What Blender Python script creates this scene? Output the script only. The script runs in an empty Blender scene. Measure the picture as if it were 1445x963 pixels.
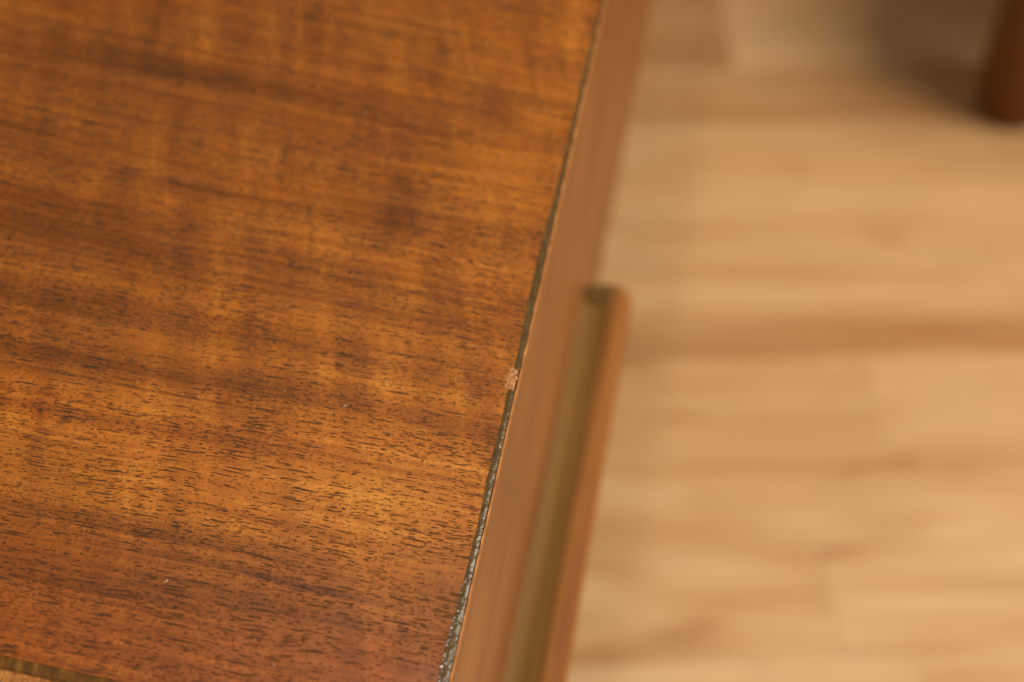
import bpy, bmesh, math, random
from mathutils import Matrix, Vector, noise as mnoise

random.seed(7)
scene = bpy.context.scene
COL = scene.collection
H = 0.70                       # height of the sideboard top above the floor

# ------------------------------------------------------------------ camera
# world: x = out of the drawer face, y = along the drawer face, z = up
cam_d = bpy.data.cameras.new("camera")
cam = bpy.data.objects.new("camera", cam_d)
COL.objects.link(cam)
right = Vector((0.983134, 0.181039, 0.025942))
down = Vector((0.157301, -0.764678, -0.624919))
fwd = Vector((-0.093297, 0.618460, -0.780258))
m = Matrix.Identity(4)
for i in range(3):
    m[i][0] = right[i]
    m[i][1] = -down[i]
    m[i][2] = -fwd[i]
m.translation = Vector((0.02980, -0.22071, 0.28288 + H))
cam.matrix_world = m
cam_d.sensor_width = 36.0
cam_d.lens = 50.0
cam_d.clip_start = 0.01
cam_d.clip_end = 50.0
cam_d.dof.use_dof = True
cam_d.dof.focus_distance = 0.333
cam_d.dof.aperture_fstop = 6.7
scene.camera = cam

# ------------------------------------------------------------------ world
world = bpy.data.worlds.new("World")
scene.world = world
world.use_nodes = True
bg = world.node_tree.nodes["Background"]
bg.inputs[0].default_value = (1.0, 0.78, 0.54, 1)
bg.inputs[1].default_value = 0.11


# ------------------------------------------------------------------ lamps
def area(name, loc, target, size, watts, col):
    d = bpy.data.lights.new(name, 'AREA')
    d.shape = 'RECTANGLE'
    d.size, d.size_y = size
    d.energy = watts
    d.color = col
    o = bpy.data.objects.new(name, d)
    COL.objects.link(o)
    o.location = loc
    o.rotation_euler = (Vector(target) - Vector(loc)).to_track_quat('-Z', 'Y').to_euler()
    return o


area("window_light", (2.15, 0.55, H + 1.95), (0.15, 0.45, H - 0.4), (2.2, 2.2), 150, (1.0, 0.92, 0.80))
area("glint_light", (-0.13, 0.42, H + 1.7), (-0.05, 0.0, H), (0.08, 0.08), 9, (1.0, 0.92, 0.80))  # small unseen lamp, added for glints on the banding and haze on the top

scene.view_settings.view_transform = 'Standard'
scene.view_settings.look = 'None'
scene.view_settings.exposure = 0.0
scene.view_settings.gamma = 1.0
scene.view_settings.use_curve_mapping = False
scene.render.engine = 'CYCLES'
scene.cycles.use_denoising = True
scene.cycles.max_bounces = 6


# ------------------------------------------------------------------ helpers
def link(name, mesh, mat=None, parent=None, smooth=False):
    o = bpy.data.objects.new(name, mesh)
    COL.objects.link(o)
    if mat:
        mesh.materials.append(mat)
    if smooth:
        mesh.polygons.foreach_set("use_smooth", [True] * len(mesh.polygons))
    if parent:
        o.parent = parent
    return o


def pydata(name, verts, faces):
    me = bpy.data.meshes.new(name)
    me.from_pydata(verts, [], faces)
    me.validate()
    me.update()
    return me


def box_mesh(name, lo, hi, bevel=0.0, seg=2):
    bm = bmesh.new()
    bmesh.ops.create_cube(bm, size=1.0)
    for v in bm.verts:
        v.co = Vector([(lo[i] + hi[i]) / 2 + v.co[i] * (hi[i] - lo[i]) for i in range(3)])
    if bevel:
        bmesh.ops.bevel(bm, geom=bm.edges[:], offset=bevel, segments=seg, profile=0.5, affect='EDGES')
    bmesh.ops.recalc_face_normals(bm, faces=bm.faces[:])
    me = bpy.data.meshes.new(name)
    bm.to_mesh(me)
    bm.free()
    return me


def empty(name, loc, label, cat):
    o = bpy.data.objects.new(name, None)
    o.empty_display_size = 0.05
    COL.objects.link(o)
    o.location = loc
    o["label"] = label
    o["category"] = cat
    return o


class NT:
    """small helper to wire node trees"""

    def __init__(self, name):
        self.mat = bpy.data.materials.new(name)
        self.mat.use_nodes = True
        self.t = self.mat.node_tree
        self.n = self.t.nodes
        self.l = self.t.links
        self.bsdf = self.n["Principled BSDF"]

    def set(self, sock, v):
        if hasattr(v, "links"):
            self.l.new(v, sock)
        elif v is not None:
            sock.default_value = v

    def math(self, op, a, b=None, c=None, clamp=False):
        nd = self.n.new("ShaderNodeMath")
        nd.operation = op
        nd.use_clamp = clamp
        self.set(nd.inputs[0], a)
        if b is not None:
            self.set(nd.inputs[1], b)
        if c is not None:
            self.set(nd.inputs[2], c)
        return nd.outputs[0]

    def add(self, a, b): return self.math('ADD', a, b)
    def mul(self, a, b): return self.math('MULTIPLY', a, b)
    def mad(self, a, b, c): return self.math('MULTIPLY_ADD', a, b, c)

    def coords(self):
        tc = self.n.new("ShaderNodeTexCoord")
        s = self.n.new("ShaderNodeSeparateXYZ")
        self.l.new(tc.outputs["Object"], s.inputs[0])
        return s.outputs[0], s.outputs[1], s.outputs[2]

    def vec(self, x, y, z=0.0):
        c = self.n.new("ShaderNodeCombineXYZ")
        self.set(c.inputs[0], x)
        self.set(c.inputs[1], y)
        self.set(c.inputs[2], z)
        return c.outputs[0]

    def noise(self, v, detail=2.0, rough=0.5, dist=0.0, scale=1.0):
        nd = self.n.new("ShaderNodeTexNoise")
        nd.noise_dimensions = '3D'
        self.l.new(v, nd.inputs["Vector"])
        nd.inputs["Scale"].default_value = scale
        nd.inputs["Detail"].default_value = detail
        nd.inputs["Roughness"].default_value = rough
        nd.inputs["Distortion"].default_value = dist
        return nd.outputs["Fac"]

    def voro(self, v):
        nd = self.n.new("ShaderNodeTexVoronoi")
        nd.voronoi_dimensions = '2D'
        nd.feature = 'F1'
        self.l.new(v, nd.inputs["Vector"])
        nd.inputs["Scale"].default_value = 1.0
        sp = self.n.new("ShaderNodeSeparateColor")
        self.l.new(nd.outputs["Color"], sp.inputs[0])
        return nd.outputs["Distance"], sp.outputs[0], sp.outputs[1]

    def ramp(self, fac, stops, interp='LINEAR'):
        nd = self.n.new("ShaderNodeValToRGB")
        nd.color_ramp.interpolation = interp
        e = nd.color_ramp.elements
        while len(e) < len(stops):
            e.new(0.5)
        for el, (p, c) in zip(e, stops):
            el.position = p
            el.color = (c, c, c, 1) if isinstance(c, (int, float)) else (*c, 1)
        self.set(nd.inputs[0], fac)
        return nd.outputs[0]

    def maprange(self, v, a, b, c=0.0, d=1.0, smooth=False):
        nd = self.n.new("ShaderNodeMapRange")
        nd.clamp = True
        nd.interpolation_type = 'SMOOTHSTEP' if smooth else 'LINEAR'
        for i, val in enumerate((v, a, b, c, d)):
            self.set(nd.inputs[i], val)
        return nd.outputs[0]

    def mix(self, f, a, b, mode='MIX'):
        nd = self.n.new("ShaderNodeMix")
        nd.data_type = 'RGBA'
        nd.blend_type = mode
        self.set(nd.inputs[0], f)
        self.set(nd.inputs[6], a)
        self.set(nd.inputs[7], b)
        return nd.outputs[2]

    def bump(self, h, dist, strength=1.0):
        nd = self.n.new("ShaderNodeBump")
        nd.inputs["Strength"].default_value = strength
        nd.inputs["Distance"].default_value = dist
        self.l.new(h, nd.inputs["Height"])
        return nd.outputs[0]

    def out(self, **kw):
        for k, v in kw.items():
            self.set(self.bsdf.inputs[k.replace("_", " ")], v)
        return self.mat


def rgba(c): return (c[0], c[1], c[2], 1.0)


# ------------------------------------------------------------------ materials
def mat_veneer():
    t = NT("figured_veneer")
    x, y, z = t.coords()
    # grain lines run across the top and fan out slightly towards the far end
    fan = t.mad(y, 0.32, 0.045)
    v0 = t.mad(x, fan, y)
    # slow wander of the grain
    w1 = t.noise(t.vec(t.mul(x, 9.0), t.mul(v0, 16.0), 3.1), 2.0)
    w2 = t.noise(t.vec(t.mul(x, 45.0), t.mul(v0, 70.0), 8.7), 2.0)
    v1 = t.mad(t.add(w1, -0.5), 0.009, v0)
    v = t.mad(t.add(w2, -0.5), 0.0018, v1)
    # broad stripes that the log left in this sheet (position across the grain, tone)
    stops = [(-0.1264, -0.06), (-0.1003, -0.05), (-0.0931, -0.03), (-0.0875, -0.15), (-0.0799, -0.08), (-0.0742, -0.08), (-0.069, -0.13), (-0.0649, 0.03), (-0.0602, -0.02), (-0.056, 0.08), (-0.0483, 0.12), (-0.0429, -0.01), (-0.0375, 0.08), (-0.0322,
             0.03), (-0.0269, -0.17), (-0.022, -0.05), (-0.0168, 0.07), (-0.0115, -0.12), (-0.0035, 0.05), (0.0071, -0.17), (0.015, -0.1),
             (0.0248, 0.05), (0.0338, -0.03), (0.039, -0.16), (0.0457, 0.01), (0.0598, -0.02), (0.0698, -0.03), (0.0762, -0.22), (0.0841,
             -0.03), (0.099, -0.02), (0.1665, -0.02)]
    lo, hi = -.1264, .1665
    rs = [((p - lo) / (hi - lo), 0.5 + tone) for p, tone in stops]
    stripe = t.ramp(t.maprange(v, lo, hi), rs, 'EASE')
    v = t.mul(v, 1.18)
    # breaks in the stripes along the grain
    gate = t.noise(t.vec(t.mul(x, 16.0), t.mul(v, 60.0), 1.3), 2.0)
    stripe = t.mul(t.add(stripe, -0.5), t.maprange(gate, 0.3, 0.65, 0.35, 1.25))
    n1 = t.noise(t.vec(t.mul(x, 4.0), t.mul(v, 150.0), 0.0), 4.0, 0.6)
    n2 = t.noise(t.vec(t.mul(x, 11.0), t.mul(v, 620.0), 5.0), 3.0, 0.6)
    # fiddleback figure: bars across the grain, in patches
    skew = t.mad(v, 0.25, x)
    f1 = t.noise(t.vec(t.mul(skew, 105.0), t.mul(v, 11.0), 2.0), 2.0, 0.5, 0.2)
    f2 = t.noise(t.vec(t.mul(skew, 230.0), t.mul(v, 36.0), 4.0), 2.0, 0.5)
    fp = t.noise(t.vec(t.mul(x, 22.0), t.mul(v, 22.0), 6.0), 2.0)
    fgate = t.maprange(fp, 0.35, 0.65, 0.25, 1.0)
    fig = t.mul(t.add(t.mul(t.add(f1, -0.5), 0.95), t.mul(t.add(f2, -0.5), 0.40)), fgate)
    tone = t.add(0.447, t.mul(stripe, 0.85))
    tone = t.mad(t.add(n1, -0.5), 0.36, tone)
    tone = t.mad(t.add(n2, -0.5), 0.55, tone)
    tone = t.add(tone, t.mul(fig, 0.62))
    # thin dark growth lines running far along the grain
    n3 = t.noise(t.vec(t.mul(x, 5.0), t.mul(v, 330.0), 14.0), 3.0, 0.55)
    n4 = t.noise(t.vec(t.mul(x, 14.0), t.mul(v, 25.0), 17.0), 2.0)
    lines = t.mul(t.maprange(n3, 0.56, 0.68, 0.0, 1.0, True), t.maprange(n4, 0.38, 0.62, 0.1, 1.0))
    tone = t.mad(lines, -0.22, tone)
    # dark clouds and bright bars of this sheet, broad left ones painting light falloff: x, y, half-length, half-width, tone
    blobs = [(-0.0266, 0.089, 0.0093, 0.0081, -0.22), (-0.0444, 0.071, 0.0113, 0.0068, -0.14), (-0.0419, 0.0526, 0.0057, 0.0039,
             -0.18), (-0.0431, 0.0399, 0.0044, 0.0096, -0.2), (-0.0284, 0.0262, 0.0088, 0.0073, -0.13), (-0.0956, 0.0274, 0.0156, 0.0073,
             -0.14), (-0.1266, 0.0274, 0.0175, 0.0097, -0.1), (-0.0339, 0.0192, 0.0054, 0.0181, 0.17), (-0.0873, 0.0356, 0.0034, 0.0104,
             0.12), (-0.1046, 0.0304, 0.0029, 0.0081, 0.12), (-0.1288, 0.0393, 0.0038, 0.0095, 0.12), (-0.0352, 0.0795, 0.0033, 0.009,
             0.15), (-0.0075, 0.0929, 0.0093, 0.0132, 0.14), (-0.0118, 0.1228, 0.0127, 0.0105, 0.15), (-0.0566, 0.1146, 0.0109, 0.0071,
             0.06), (-0.0150, 0.0480, 0.0130, 0.040, 0.13), (-0.0205, -0.0397, 0.0308, 0.0197, 0.12), (-0.0622, -0.0542, 0.0466, 0.011,
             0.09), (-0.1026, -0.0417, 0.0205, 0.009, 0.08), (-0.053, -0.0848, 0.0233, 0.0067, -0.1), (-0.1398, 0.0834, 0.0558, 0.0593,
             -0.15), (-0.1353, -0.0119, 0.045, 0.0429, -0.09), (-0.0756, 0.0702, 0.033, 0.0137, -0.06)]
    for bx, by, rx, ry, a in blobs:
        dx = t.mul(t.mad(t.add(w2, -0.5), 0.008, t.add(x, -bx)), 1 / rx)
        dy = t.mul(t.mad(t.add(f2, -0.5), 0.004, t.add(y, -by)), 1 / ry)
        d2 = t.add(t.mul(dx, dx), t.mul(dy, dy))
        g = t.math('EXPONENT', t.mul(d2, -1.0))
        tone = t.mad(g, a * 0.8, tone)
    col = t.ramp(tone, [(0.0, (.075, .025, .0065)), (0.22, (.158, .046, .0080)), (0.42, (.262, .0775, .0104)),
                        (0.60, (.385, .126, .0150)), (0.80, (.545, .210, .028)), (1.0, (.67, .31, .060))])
    # redder towards the near end, where the sheet is darker heartwood
    red = t.noise(t.vec(t.mul(x, 12.0), t.mul(v, 30.0), 9.0), 2.0)
    nearend = t.maprange(y, -0.066, -0.098, 0.0, 0.75, True)
    redf = t.math('ADD', t.maprange(red, 0.48, 0.72, 0.0, 0.55), nearend, clamp=True)
    col = t.mix(redf, col, t.mix(1.0, col, (0.92, 0.74, 0.70, 1), 'MULTIPLY'))
    # fine rays: tiny hatch across the grain and sparkle of the cut cells
    h1 = t.noise(t.vec(t.mul(x, 1900.0), t.mul(y, 350.0), 0.0), 1.0)
    h2 = t.noise(t.vec(t.mul(x, 1500.0), t.mul(y, 1300.0), 7.0), 2.0)
    hatch = t.add(t.mul(t.add(h1, -0.5), 0.55), t.mul(t.add(h2, -0.5), 0.75))
    hf = t.add(1.0, hatch)
    col = t.mix(1.0, col, t.vec(hf, hf, hf), 'MULTIPLY')

    # open pores: short dashes, longer in the dark streaks
    def pores(L, W, ang, rmin, rmax, seed, keep):
        wob = t.mad(t.add(w2, -0.5), 0.0020, t.mad(x, t.mad(y, 0.32, ang), y))
        wob = t.mad(t.add(w1, -0.5), 0.006, wob)
        d, r1, r2 = t.voro(t.vec(t.mad(x, 1 / L, seed), t.mad(wob, 1 / W, seed)))
        rad = t.mad(r1, rmax - rmin, rmin)
        edge = t.noise(t.vec(t.mul(x, 2600.0), t.mul(y, 2600.0), seed), 1.0)
        dd = t.add(d, t.mul(t.add(edge, -0.5), 0.16))
        body = t.math('SUBTRACT', 1.0, t.maprange(dd, t.mul(rad, 0.6), t.mul(rad, 1.15), 0.0, 1.0, True))
        on = t.math('LESS_THAN', r2, keep)
        depth = t.mad(r1, 0.4, 0.6)
        return t.mul(t.mul(body, on), depth)

    dens = t.noise(t.vec(t.mul(x, 30.0), t.mul(v, 70.0), 11.0), 3.0)
    light = t.maprange(fig, -0.10, 0.14)
    keep_s = t.mad(t.maprange(dens, 0.30, 0.60), 0.80, t.mad(light, 0.35, 0.06))
    keep_l = t.mul(t.maprange(dens, 0.26, 0.56), t.mad(light, -0.45, 0.88))
    pa = pores(.0042, .00085, .010, .10, .24, 3.7, keep_s)
    pb = pores(.0027, .00072, .000, .10, .24, 11.3, t.mul(keep_s, 0.85))
    pc = pores(.0150, .00106, .025, .10, .25, 23.9, keep_l)
    pd = pores(.0085, .00081, .015, .10, .24, 41.1, keep_l)
    pore = t.math('MAXIMUM', t.math('MAXIMUM', pa, pb), t.math('MAXIMUM', pc, pd))
    col = t.mix(t.mul(pore, 0.92), col, (.030, .016, .007, 1))

    sa_ = t.mad(x, 0.35, t.mul(y, 1.0))
    sc1 = t.noise(t.vec(t.mul(x, 55.0), t.mul(sa_, 2400.0), 21.0), 1.0)
    scg = t.noise(t.vec(t.mul(x, 90.0), t.mul(y, 90.0), 23.0), 2.0)
    scr = t.mul(t.maprange(sc1, 0.74, 0.80), t.maprange(scg, 0.56, 0.66))
    col = t.mix(t.mul(scr, 0.35), col, (.55, .30, .12, 1))
    hgt = t.add(t.mul(pore, -1.0), t.mul(hatch, 0.25))
    nrm = t.bump(hgt, 0.00007, 0.8)
    rough = t.mad(pore, 0.22, t.maprange(t.noise(t.vec(t.mul(x, 60.0), t.mul(y, 60.0), 1.0), 3.0), 0.3, 0.7, 0.34, 0.46))
    t.set(t.bsdf.inputs["Coat Weight"], 0.0)
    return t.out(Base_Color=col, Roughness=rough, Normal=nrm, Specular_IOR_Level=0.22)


def mat_banding():
    t = NT("dark_edge_banding")
    x, y, z = t.coords()
    n = t.noise(t.vec(t.mul(x, 900.0), t.mul(y, 240.0), 0.0), 3.0)
    s = t.noise(t.vec(t.mul(x, 3000.0), t.mul(y, 180.0), 4.0), 3.0, 0.7)
    tone = t.add(t.mul(n, 0.6), t.mul(s, 0.4))
    col = t.ramp(tone, [(0.28, (.036, .020, .007)), (0.5, (.080, .046, .016)), (0.72, (.150, .090, .035))])
    b = t.noise(t.vec(t.mul(x, 1500.0), t.mul(y, 900.0), 2.0), 2.0)
    return t.out(Base_Color=col, Roughness=0.16, Normal=t.bump(b, 0.00012, 0.7), Specular_IOR_Level=0.45)


def mat_front_banding():
    t = NT("brown_front_banding")
    x, y, z = t.coords()
    n = t.noise(t.vec(t.mul(x, 500.0), t.mul(y, 160.0), 0.0), 4.0, 0.65)
    col = t.ramp(n, [(0.3, (.050, .020, .0045)), (0.5, (.120, .047, .0085)), (0.72, (.23, .095, .018))])
    return t.out(Base_Color=col, Roughness=0.6, Normal=t.bump(n, 0.00015, 0.7), Specular_IOR_Level=0.15)


def mat_lipping():
    t = NT("worn_orange_lipping")
    x, y, z = t.coords()
    n = t.noise(t.vec(t.mul(x, 1500.0), t.mul(y, 220.0), t.mul(z, 1500.0)), 3.0, 0.65)
    col = t.ramp(n, [(0.3, (.13, .038, .008)), (0.5, (.33, .120, .026)), (0.7, (.56, .26, .08))])
    return t.out(Base_Color=col, Roughness=0.42, Normal=t.bump(n, 0.0001, 0.5), Specular_IOR_Level=0.25)


def mat_drawer():
    t = NT("drawer_front_veneer")
    x, y, z = t.coords()
    n1 = t.noise(t.vec(x, t.mul(y, 6.0), t.mul(z, 60.0)), 4.0, 0.6)
    n2 = t.noise(t.vec(x, t.mul(y, 40.0), t.mul(z, 700.0)), 3.0, 0.6)
    n3 = t.noise(t.vec(x, t.mul(y, 10.0), t.mul(z, 10.0)), 2.0)
    tone = t.add(t.add(t.mul(n1, 0.40), t.mul(n2, 0.26)), t.mad(n3, 0.5, -0.08))
    col = t.ramp(tone, [(0.3, (.125, .040, .0085)), (0.5, (.215, .077, .0170)), (0.7, (.30, .122, .030))])
    return t.out(Base_Color=col, Roughness=0.42, Normal=t.bump(n2, 0.00006, 0.6), Specular_IOR_Level=0.25)


def mat_simple_wood(name, c0, c1, c2, axis='y', rough=0.4, fine=250.0):
    t = NT(name)
    x, y, z = t.coords()
    k = {'x': (6, fine, fine), 'y': (fine, 6, fine), 'z': (fine, fine, 6)}[axis]
    n = t.noise(t.vec(t.mul(x, k[0]), t.mul(y, k[1]), t.mul(z, k[2])), 4.0, 0.6)
    col = t.ramp(n, [(0.3, c0), (0.5, c1), (0.7, c2)])
    return t.out(Base_Color=col, Roughness=rough, Normal=t.bump(n, 0.0001, 0.5), Specular_IOR_Level=0.12)


def mat_chip():
    t = NT("bare_chipped_wood")
    x, y, z = t.coords()
    n = t.noise(t.vec(t.mul(x, 1500.0), t.mul(y, 1100.0), 0.0), 3.0, 0.75)
    col = t.ramp(n, [(0.34, (.10, .035, .009)), (0.46, (.34, .125, .030)), (0.60, (.52, .255, .095)), (0.74, (.76, .52, .32))])
    return t.out(Base_Color=col, Roughness=0.65)


def mat_dust():
    t = NT("pale_dust")
    x, y, z = t.coords()
    n = t.noise(t.vec(t.mul(x, 900.0), t.mul(y, 900.0), 0.0), 1.0)
    return t.out(Base_Color=t.ramp(n, [(0.3, (.34, .22, .12)), (0.7, (.60, .48, .35))]), Roughness=0.8)


def mat_laminate(name="oak_laminate"):
    t = NT(name)
    x, y, z = t.coords()
    oi = t.n.new("ShaderNodeObjectInfo")
    sp = t.n.new("ShaderNodeSeparateColor")
    t.l.new(oi.outputs["Color"], sp.inputs[0])
    base = sp.outputs[0]
    rnd = t.mul(oi.outputs["Random"], 37.0)
    # cathedral figure: wavy rings of a tangentially cut board
    cw = t.noise(t.vec(t.mad(x, 3.6, rnd), t.mad(y, 13.0, rnd), rnd), 1.0, 0.4)
    rings = t.math('SINE', t.mul(cw, 21.0))
    n1 = t.noise(t.vec(t.mad(x, 2.2, rnd), t.mad(y, 38.0, rnd), rnd), 2.0, 0.55)
    n2 = t.noise(t.vec(t.mad(x, 12.0, rnd), t.mad(y, 160.0, rnd), rnd), 2.0, 0.5)
    kn = t.noise(t.vec(t.mad(x, 12.0, rnd), t.mad(y, 30.0, rnd), rnd), 2.0, 0.5)
    ringgate = sp.outputs[1]
    tone = t.mad(t.mul(rings, ringgate), 0.09, base)
    tone = t.mad(t.add(n1, -0.5), 0.70, tone)
    tone = t.mad(t.add(n2, -0.5), 0.30, tone)
    tone = t.mad(t.maprange(kn, 0.60, 0.75), -0.20, tone)
    col = t.ramp(tone, [(0.0, (.25, .106, .033)), (0.3, (.39, .190, .070)), (0.55, (.515, .288, .126)),
                        (0.8, (.60, .374, .186)), (1.0, (.68, .455, .25))])
    g = t.noise(t.vec(t.mul(x, 9.0), t.mul(y, 20.0), rnd), 1.0)
    col = t.mix(t.maprange(g, 0.45, 0.75, 0.0, 0.3), col, (.46, .31, .155, 1))
    return t.out(Base_Color=col, Roughness=0.38, Normal=t.bump(n2, 0.0001, 0.4), Specular_IOR_Level=0.35)


M_VEN = mat_veneer()
M_BAND = mat_banding()
M_FBAND = mat_front_banding()
M_LIP = mat_lipping()
M_DRAWER = mat_drawer()
M_BODY = mat_simple_wood("carcass_veneer", (.13, .045, .014), (.22, .080, .024), (.32, .13, .04), 'y')
M_GROOVE = mat_simple_wood("olive_pull_groove", (.135, .066, .016), (.180, .090, .023), (.23, .122, .034), 'y', 0.45)
M_PULL = mat_simple_wood("pull_hardwood", (.15, .055, .013), (.22, .086, .021), (.30, .13, .036), 'y', 0.35)
M_EDGE = mat_simple_wood("pull_edge_red", (.13, .042, .009), (.20, .069, .0135), (.28, .105, .021), 'y', 0.55)
M_ENDSTOP = mat_simple_wood('pull_end_shade', (.090, .042, .012), (.125, .060, .017), (.16, .080, .024), 'y', 0.6)  # dark tone puts the shade at the pull's end into the colour
M_CHIP = mat_chip()
M_DUST = mat_dust()
M_FLOOR = mat_laminate()
M_STOOL = mat_simple_wood("dark_stool_walnut", (.14, .060, .018), (.20, .088, .027), (.27, .12, .038), 'z', 0.7, 90.0)

# ------------------------------------------------------------------ floor
floor = link("floor", pydata("floor", [(-3, -3, 0), (4, -3, 0), (4, 4, 0), (-3, 4, 0)], [(0, 1, 2, 3)]), M_FLOOR)
floor["kind"] = "structure"
floor.color = (0.30, 0.2, 0, 1)
ANG = math.radians(13.0)
SL, ST = 0.47, 0.008
ca, sa = math.cos(ANG), math.sin(ANG)
stave_mesh = {}


def stave(width):
    key = round(width, 4)
    if key not in stave_mesh:
        me = box_mesh("plank", (0, 0, 0.0), (SL - 0.0002, key - 0.0002, ST), 0.0002, 1)
        me.materials.append(M_FLOOR)
        stave_mesh[key] = me
    return stave_mesh[key]


# rows of boards: near edge across the boards, width, tone left and right of the joint, strength of the figure
rows = [(.997, .085, .36, .60, .2), (.912, .085, .38, .62, .2), (.827, .085, .45, .43, .1), (.742, .085, .58, .55, .2),
        (.657, .085, .61, .60, .2), (.572, .085, .60, .62, .2), (.530, .042, .38, .36, .1), (.435, .095, .58, .57, .3),
        (.340, .095, .60, .60, 1.0), (.245, .095, .61, .61, 1.2), (.150, .095, .62, .62, .8)]
for k in range(12):
    rows.append((1.082 + .085 * k, .085, None, None, .3))
for k in range(11):
    rows.append((.150 - .095 * (k + 1), .095, None, None, .4))
JOINT = 0.288
for v, wd, ta, tb, fig in rows:
    off = JOINT if v in (.997, .912) else random.uniform(0, SL)
    off = (off % SL) - SL
    for k in range(-3, 5):
        u = off + k * SL
        if u > 1.5 or u + SL < -1.1:
            continue
        o = bpy.data.objects.new("plank", stave(wd))
        COL.objects.link(o)
        o.parent = floor
        o.location = (u * ca - v * sa, u * sa + v * ca, -ST + 0.012)
        o.rotation_euler = (0, 0, ANG)
        if ta is None:
            tn = random.uniform(.42, .68)
        else:
            tn = (ta if u + SL / 2 < JOINT else tb) + random.uniform(-.015, .015)
        o.color = (tn, fig, 0, 1)
FZ = 0.012                     # top of the boards

# ------------------------------------------------------------------ sideboard
YN, YF = -0.1068, 1.10          # near and far end of the drawer face
XB = -0.45                     # back
BODY = 0.275                   # height of the case
side = empty("sideboard", (0, 0, FZ),
             "reddish brown veneered wooden sideboard with worn dark edge banding and chipped edge", "sideboard")
Z = H - FZ                     # top in the sideboard's own space

TAN = math.tan(math.radians(-1.91))


def front_y(x, off=0.0):       # line of the near end of the veneer sheet
    return -0.10660 + off + x * TAN


# inner line of the dark banding, measured along the edge (y, x)
INNER = [(-.13, -.0029), (-0.0915, -0.00297), (-0.0812, -0.00285), (-0.0702, -0.00241), (-0.0514, -0.00207), (-0.0376,
         -0.00236), (-0.0272, -0.00244), (-0.0229, -0.00213), (-0.0119, -0.00232), (-0.0044, -0.002), (-0.0, -0.002), (0.0235,
         -0.00246), (0.0301, -0.00254), (0.0393, -0.00253), (0.0448, -0.00223), (0.0611, -0.00192), (0.079, -0.0018), (0.1041,
         -0.00186), (0.1331, -0.00155), (0.1451, -0.00136), (.25, -.0017), (2, -.002)]


def inner_x(y):
    for (a, xa), (b, xb) in zip(INNER, INNER[1:]):
        if a <= y <= b:
            f = (y - a) / (b - a)
            f = f * f * (3 - 2 * f)
            return xa + (xb - xa) * f + 0.00008 + 0.00010 * mnoise.noise(Vector((y * 420, 1.7, 0))) \
                + 0.00006 * mnoise.noise(Vector((y * 1700, 5.1, 0)))
    return -.002


def ysamples(y0, yfine, y1, fine, coarse):
    ys, y = [], y0
    while y < y1:
        ys.append(y)
        y += fine if y < yfine else coarse
    ys.append(y1)
    return ys


# veneered top sheet: follows the uneven inner line of the banding
vs, fs = [], []
ys = ysamples(front_y(0) + 0.0002, 0.24, YF, 0.0008, 0.02)
xs_cols = [XB, -.3, -.2, -.12, -.06, -.02]
n = len(xs_cols) + 1
for j, yy in enumerate(ys):
    for xc in xs_cols:
        fy = front_y(xc)
        # shear the near rows so that the near end follows the slanted end line
        w = max(0.0, 1 - (yy - ys[0]) / 0.05)
        vs.append((xc, yy + (fy - ys[0]) * w, 0.0))
    xi = inner_x(yy)
    vs.append((xi, yy, 0.0))
for j in range(len(ys) - 1):
    for i in range(n - 1):
        a = j * n + i
        fs.append((a, a + 1, a + 1 + n, a + n))
# a short skirt gives the sheet its thickness
base = len(vs)
for j, yy in enumerate(ys):
    p = vs[j * n + n - 1]
    vs.append((p[0] + 0.00004, p[1], -0.0007))
for j in range(len(ys) - 1):
    fs.append((j * n + n - 1, base + j, base + j + 1, (j + 1) * n + n - 1))
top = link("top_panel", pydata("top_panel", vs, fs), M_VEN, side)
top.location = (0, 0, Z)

CHIP0, CHIP1 = -.0115, -.0049


def band_mesh(name, ya, yb):
    """uneven dark strip let into the edge of the top, slightly rounded over, pitted towards the near end"""
    vs, fs = [], []
    ys = ysamples(ya, min(yb, 0.24), yb, 0.00028, 0.01)
    K = 9
    for yy in ys:
        xi = inner_x(yy)
        xo = -0.00052 + 0.00005 * mnoise.noise(Vector((yy * 800, 9.3, 0)))
        wear = 0.08 + 0.92 * max(0.0, min(1.0, (-yy - 0.036) / 0.035))
        for k in range(K):
            f = k / (K - 1)
            xx = xi + (xo - xi) * f
            zz = -0.00010 - 0.00042 * f ** 2.2
            q = mnoise.noise(Vector((xx * 2200, yy * 1500, 3.0)))
            q2 = mnoise.noise(Vector((xx * 1100, yy * 420, 7.0)))
            q = max(0.0, q - 0.18) * 1.9
            zz += (0.00020 * q * wear + 0.00005 * q2) * (1 if 0 < k < K - 1 else 0.3)
            vs.append((xx, yy, zz))
        vs.append((xo, yy, -0.0016))
    K1 = K + 1
    for j in range(len(ys) - 1):
        for i in range(K1 - 1):
            a = j * K1 + i
            fs.append((a, a + 1, a + 1 + K1, a + K1))
    return pydata(name, vs, fs)


for ya, yb in ((front_y(0) + 0.0002, CHIP0), (CHIP1, YF)):
    link("edge_banding", band_mesh("edge_banding", ya, yb), M_BAND, top, True)

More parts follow.
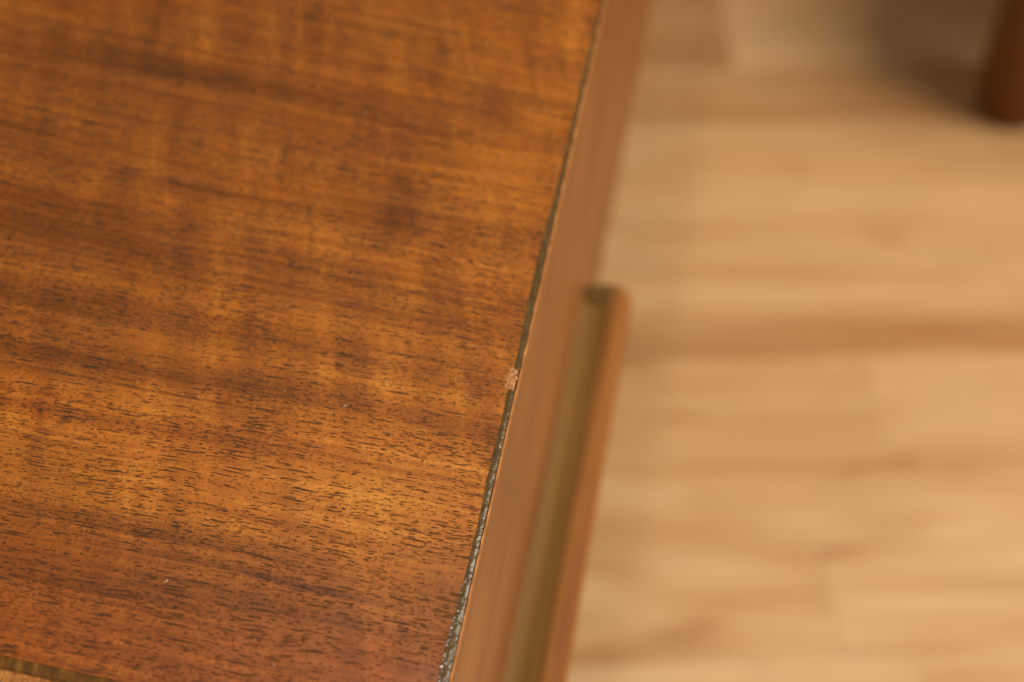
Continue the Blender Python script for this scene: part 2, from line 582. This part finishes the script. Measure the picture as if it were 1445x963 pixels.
# thin worn lipping between the banding and the drawer face
vs, fs = [], []
ys = ysamples(YN - 0.003, 0.24, YF, 0.0005, 0.01)
prof = [(-.00050, -.00125), (-.00046, -.00072), (-.00034, -.00050), (-.00018, -.00050), (-.00004, -.00066),
        (.00004, -.00105), (.00004, -.0022), (0.0, -.0034)]
for yy in ys:
    a = 0.00007 * mnoise.noise(Vector((yy * 900, 2.2, 0)))
    b = 0.00008 * mnoise.noise(Vector((yy * 1300, 6.2, 0)))
    for i, (px, pz) in enumerate(prof):
        k = 1 if i < 6 else 0.2
        vs.append((px + a * k, yy, pz + b * k))
for j in range(len(ys) - 1):
    for i in range(len(prof) - 1):
        q = j * len(prof) + i
        fs.append((q, q + 1, q + 1 + len(prof), q + len(prof)))
link("edge_lipping", pydata("edge_lipping", vs, fs), M_LIP, top, True)

# banding and lipping at the near end of the top
def end_strip(name, o0, o1, z0, z1, mat, jag):
    vs, fs = [], []
    nx = 220
    for i in range(nx + 1):
        x = XB + (-.0004 - XB) * i / nx
        for k in range(5):
            f = k / 4
            yy = front_y(x, o0 + (o1 - o0) * f)
            if k in (0, 4):
                yy += jag * mnoise.noise(Vector((x * 300, o0 * 1000, k)))
            vs.append((x, yy, z0 + (z1 - z0) * f + 0.00012 * mnoise.noise(Vector((x * 500, yy * 900, 1)))))
        vs.append((x, front_y(x, o1), z1 - 0.004))
    for i in range(nx):
        for k in range(5):
            a = i * 6 + k
            fs.append((a, a + 6, a + 7, a + 1))
    return link(name, pydata(name, vs, fs), mat, top, True)


end_strip("end_banding", -.00005, -.0029, -.00012, -.00050, M_FBAND, .00018)
end_strip("end_lipping", -.0030, -.0080, -.00025, -.0011, M_LIP, .0001)

# bare splintered patch where the banding has broken out
vs, fs = [], []
G = 46
idx = {}
for j in range(G + 1):
    for i in range(G + 1):
        x = -.0050 + .0046 * i / G
        y = -.0124 + .0084 * j / G
        cx0, cy0 = -.0019, -.0082
        u, w = (x - cx0) / (.0017 if x < cx0 else .0014), (y - cy0) / .0032
        d = math.hypot(u, w) + 0.5 * mnoise.noise(Vector((x * 700, y * 500, 4))) + 0.45 * mnoise.noise(Vector((x * 1900, y * 1500, 8)))
        ok = d < 1.0 or (inner_x(y) - .0001 < x < -.0006 and CHIP0 - .0004 < y < CHIP1 + .0004)
        if not ok:
            continue
        outside = x < inner_x(y)
        z = 0.00022 * mnoise.noise(Vector((x * 1800, y * 1400, 1))) + 0.00012 * mnoise.noise(Vector((x * 6000, y * 6000, 2)))
        z += 0.00009 if outside else -0.00030
        if outside:
            z = max(z * (1 - max(0, d - 0.3)), -0.00003 if d > .75 else 0.00002)
        idx[i, j] = len(vs)
        vs.append((x, y, z))
for (i, j), a in list(idx.items()):
    q = [(i, j), (i + 1, j), (i + 1, j + 1), (i, j + 1)]
    if all(p in idx for p in q):
        fs.append([idx[p] for p in q])
link("chip", pydata("chip", vs, fs), M_CHIP, top)["label"] = "pale splintered chip in the dark edge"

# core of the top under the veneer
ztop = Z - 0.0018
core = box_mesh("core_board", (XB, YN + 0.012, ztop - 0.018), (-0.0012, YF, ztop), 0)
link("core_board", core, M_BODY, side)

# case
drawer = link("drawer_front", box_mesh("drawer_front", (-0.018, YN, Z - BODY), (0.0, YF, Z - 0.0034), 0.0006, 2), M_DRAWER, side)
link("end_panel", box_mesh("end_panel", (XB, YN + 0.0015, Z - BODY), (-0.019, YN + 0.018, Z - 0.006), 0.0005), M_BODY, side)
link("end_panel", box_mesh("end_panel", (XB, YF - 0.018, Z - BODY), (-0.019, YF - 0.001, Z - 0.021), 0.0005), M_BODY, side)
link("back_panel", box_mesh("back_panel", (XB + 0.001, YN + 0.019, Z - BODY + 0.002), (XB + 0.012, YF - 0.019, Z - 0.021), 0), M_BODY, side)
link("bottom_panel", box_mesh("bottom_panel", (XB + 0.013, YN + 0.019, Z - BODY + 0.001), (-0.019, YF - 0.019, Z - BODY + 0.017), 0), M_BODY, side)

# legs: round, tapered
def leg_mesh(h):
    bm = bmesh.new()
    bmesh.ops.create_cone(bm, cap_ends=True, segments=28, radius1=0.011, radius2=0.019, depth=h)
    bmesh.ops.translate(bm, verts=bm.verts, vec=(0, 0, h / 2))
    me = bpy.data.meshes.new("leg")
    bm.to_mesh(me)
    bm.free()
    return me


lm = leg_mesh(Z - BODY)
lm.materials.append(M_BODY)
for lx, ly in ((-.06, -.06), (-.39, -.06), (-.06, 1.03), (-.39, 1.03)):
    o = bpy.data.objects.new("leg", lm)
    COL.objects.link(o)
    o.parent = side
    o.location = (lx, ly, 0)

# long scooped drawer pull: cross-section swept along y, closed at the far and near end
PZ = Z - 0.170
PY0, PY1 = -0.090, 0.177
scoop = [(0.0, -.0006), (.0020, -.0014), (.0050, -.0018), (.0085, -.0014), (.0105, -.0009), (.0115, -.0007)]
lip = [(.0113, -.0180), (.0114, -.0008), (.0124, -.0004), (.0140, .0000), (.0160, .0000)]
edge = [(.0160, .0000), (.0178, -.0005), (.0196, -.0018), (.0208, -.0050), (.0206, -.0100), (.0170, -.0160), (.0080, -.0200), (0.0, -.0210)]


def sweep(name, pts, y0, y1, z, closed_cap, mat, parent, end_r=0.0):
    vs, fs = [], []
    N = len(pts)
    steps = [y0, y0 + .02, (y0 + y1) / 2, y1 - .006, y1 - .003, y1 - .001, y1]
    for yy in steps:
        t = max(0.0, (yy - (y1 - end_r)) / end_r) if end_r else 0
        shrink = 1 - (1 - math.sqrt(max(0, 1 - t * t))) * 0.25
        for px, pz in pts:
            vs.append((px * shrink, yy, z + pz))
    for j in range(len(steps) - 1):
        for i in range(N - 1):
            a = j * N + i
            fs.append((a, a + 1, a + 1 + N, a + N))
    if closed_cap:
        fs.append(tuple(range(N)))
        fs.append(tuple(reversed(range((len(steps) - 1) * N, len(steps) * N))))
    me = pydata(name, vs, fs)
    bm = bmesh.new()
    bm.from_mesh(me)
    bmesh.ops.recalc_face_normals(bm, faces=bm.faces[:])
    bm.to_mesh(me)
    bm.free()
    return link(name, me, mat, parent, True)


pull = sweep("drawer_pull", lip + edge[1:], PY0, PY1, PZ, True, M_PULL, drawer, 0.006)
# rounded outer edge has a redder colour
sweep("pull_edge", [(px + .0002, pz + .00015) for px, pz in edge[:6]], PY0, PY1 + .0003, PZ, False, M_EDGE, drawer, 0.006)
# olive scoop between the lip and the drawer face, with an end stop coloured dark for shade
sweep("pull_groove", scoop, PY0, PY1 - 0.006, PZ, False, M_GROOVE, drawer)
link("pull_end", box_mesh("pull_end", (0.0002, PY1 - 0.012, PZ - 0.020), (.0160, PY1 + 0.0004, PZ + 0.0001), 0.0035, 4), M_ENDSTOP, drawer)

# ------------------------------------------------------------------ dust on the top
vs, fs = [], []
spots = [(-0.0404, -0.0248, 1.0), (-0.0614, 0.0785, 0.8), (-0.0842, -0.052, 0.6), (-0.0671, -0.0794, 0.9), (-0.0379, -0.0945,
         0.8), (-0.0561, -0.0233, 0.6), (-0.1413, 0.0223, 0.5), (-0.0139, -0.0534, 0.6), (-0.0182, -0.0566, 0.5), (-0.0484, -0.0709,
         0.5), (-0.0287, -0.0615, 0.6), (-0.0795, -0.0021, 0.5), (-0.0308, -0.0293, 0.4), (-0.0121, -0.0157, 0.4)]
for k in range(12):
    spots.append((random.uniform(-.10, -.006), random.uniform(-.095, .04), random.uniform(.2, .42)))
for k in range(22):
    spots.append((-.003 - abs(random.gauss(0, .006)), random.uniform(-.095, -.045), random.uniform(.2, .45)))
for x, y, s in spots:
    if y < front_y(x) + .001:
        continue
    a = random.uniform(.6, 1.6)
    L, W = .00045 * s * random.uniform(.8, 1.8), .00016 * s
    b0 = len(vs)
    for (u, w, zz) in ((-1, 0, .00003), (0, -1, .00003), (1, 0, .00003), (0, 1, .00003), (0.1, 0, .00016)):
        vs.append((x + math.cos(a) * u * L - math.sin(a) * w * W, y + math.sin(a) * u * L + math.cos(a) * w * W, H + zz))
    fs += [(b0, b0 + 1, b0 + 4), (b0 + 1, b0 + 2, b0 + 4), (b0 + 2, b0 + 3, b0 + 4), (b0 + 3, b0, b0 + 4)]
dust = link("dust", pydata("dust", vs, fs), M_DUST)
dust["kind"] = "stuff"
dust["label"] = "tiny pale dust flecks scattered on the veneered top"
dust["category"] = "dust"

# ------------------------------------------------------------------ dark stool in the far corner
stool = empty("stool", (0.312, 0.903, FZ), "dark brown wooden stool out of focus on the pale floor", "stool")
SH = 0.27


def stool_leg():
    prof = [(0.0, 0.0), (.020, 0.0), (.030, .004), (.037, .014), (.041, .030), (.043, .055), (.044, .090), (.045, SH - .02), (0.0, SH - .02)]
    N = 32
    vs, fs = [], []
    for pr, pz in prof:
        for a in range(N):
            vs.append((.045 + pr * math.cos(2 * math.pi * a / N), .045 + pr * math.sin(2 * math.pi * a / N), pz))
    for k in range(len(prof) - 1):
        for a in range(N):
            b = (a + 1) % N
            fs.append((k * N + a, k * N + b, (k + 1) * N + b, (k + 1) * N + a))
    me = pydata("leg", vs, fs)
    me.materials.append(M_STOOL)
    me.polygons.foreach_set("use_smooth", [True] * len(me.polygons))
    return me


sl = stool_leg()
for lx, ly in ((0, 0), (.34, 0), (0, .30), (.34, .30)):
    o = bpy.data.objects.new("leg", sl)
    COL.objects.link(o)
    o.parent = stool
    o.location = (lx, ly, 0)
link("seat", box_mesh("seat", (.004, .004, SH - .02), (.424, .384, SH + .012), 0.008), M_STOOL, stool)
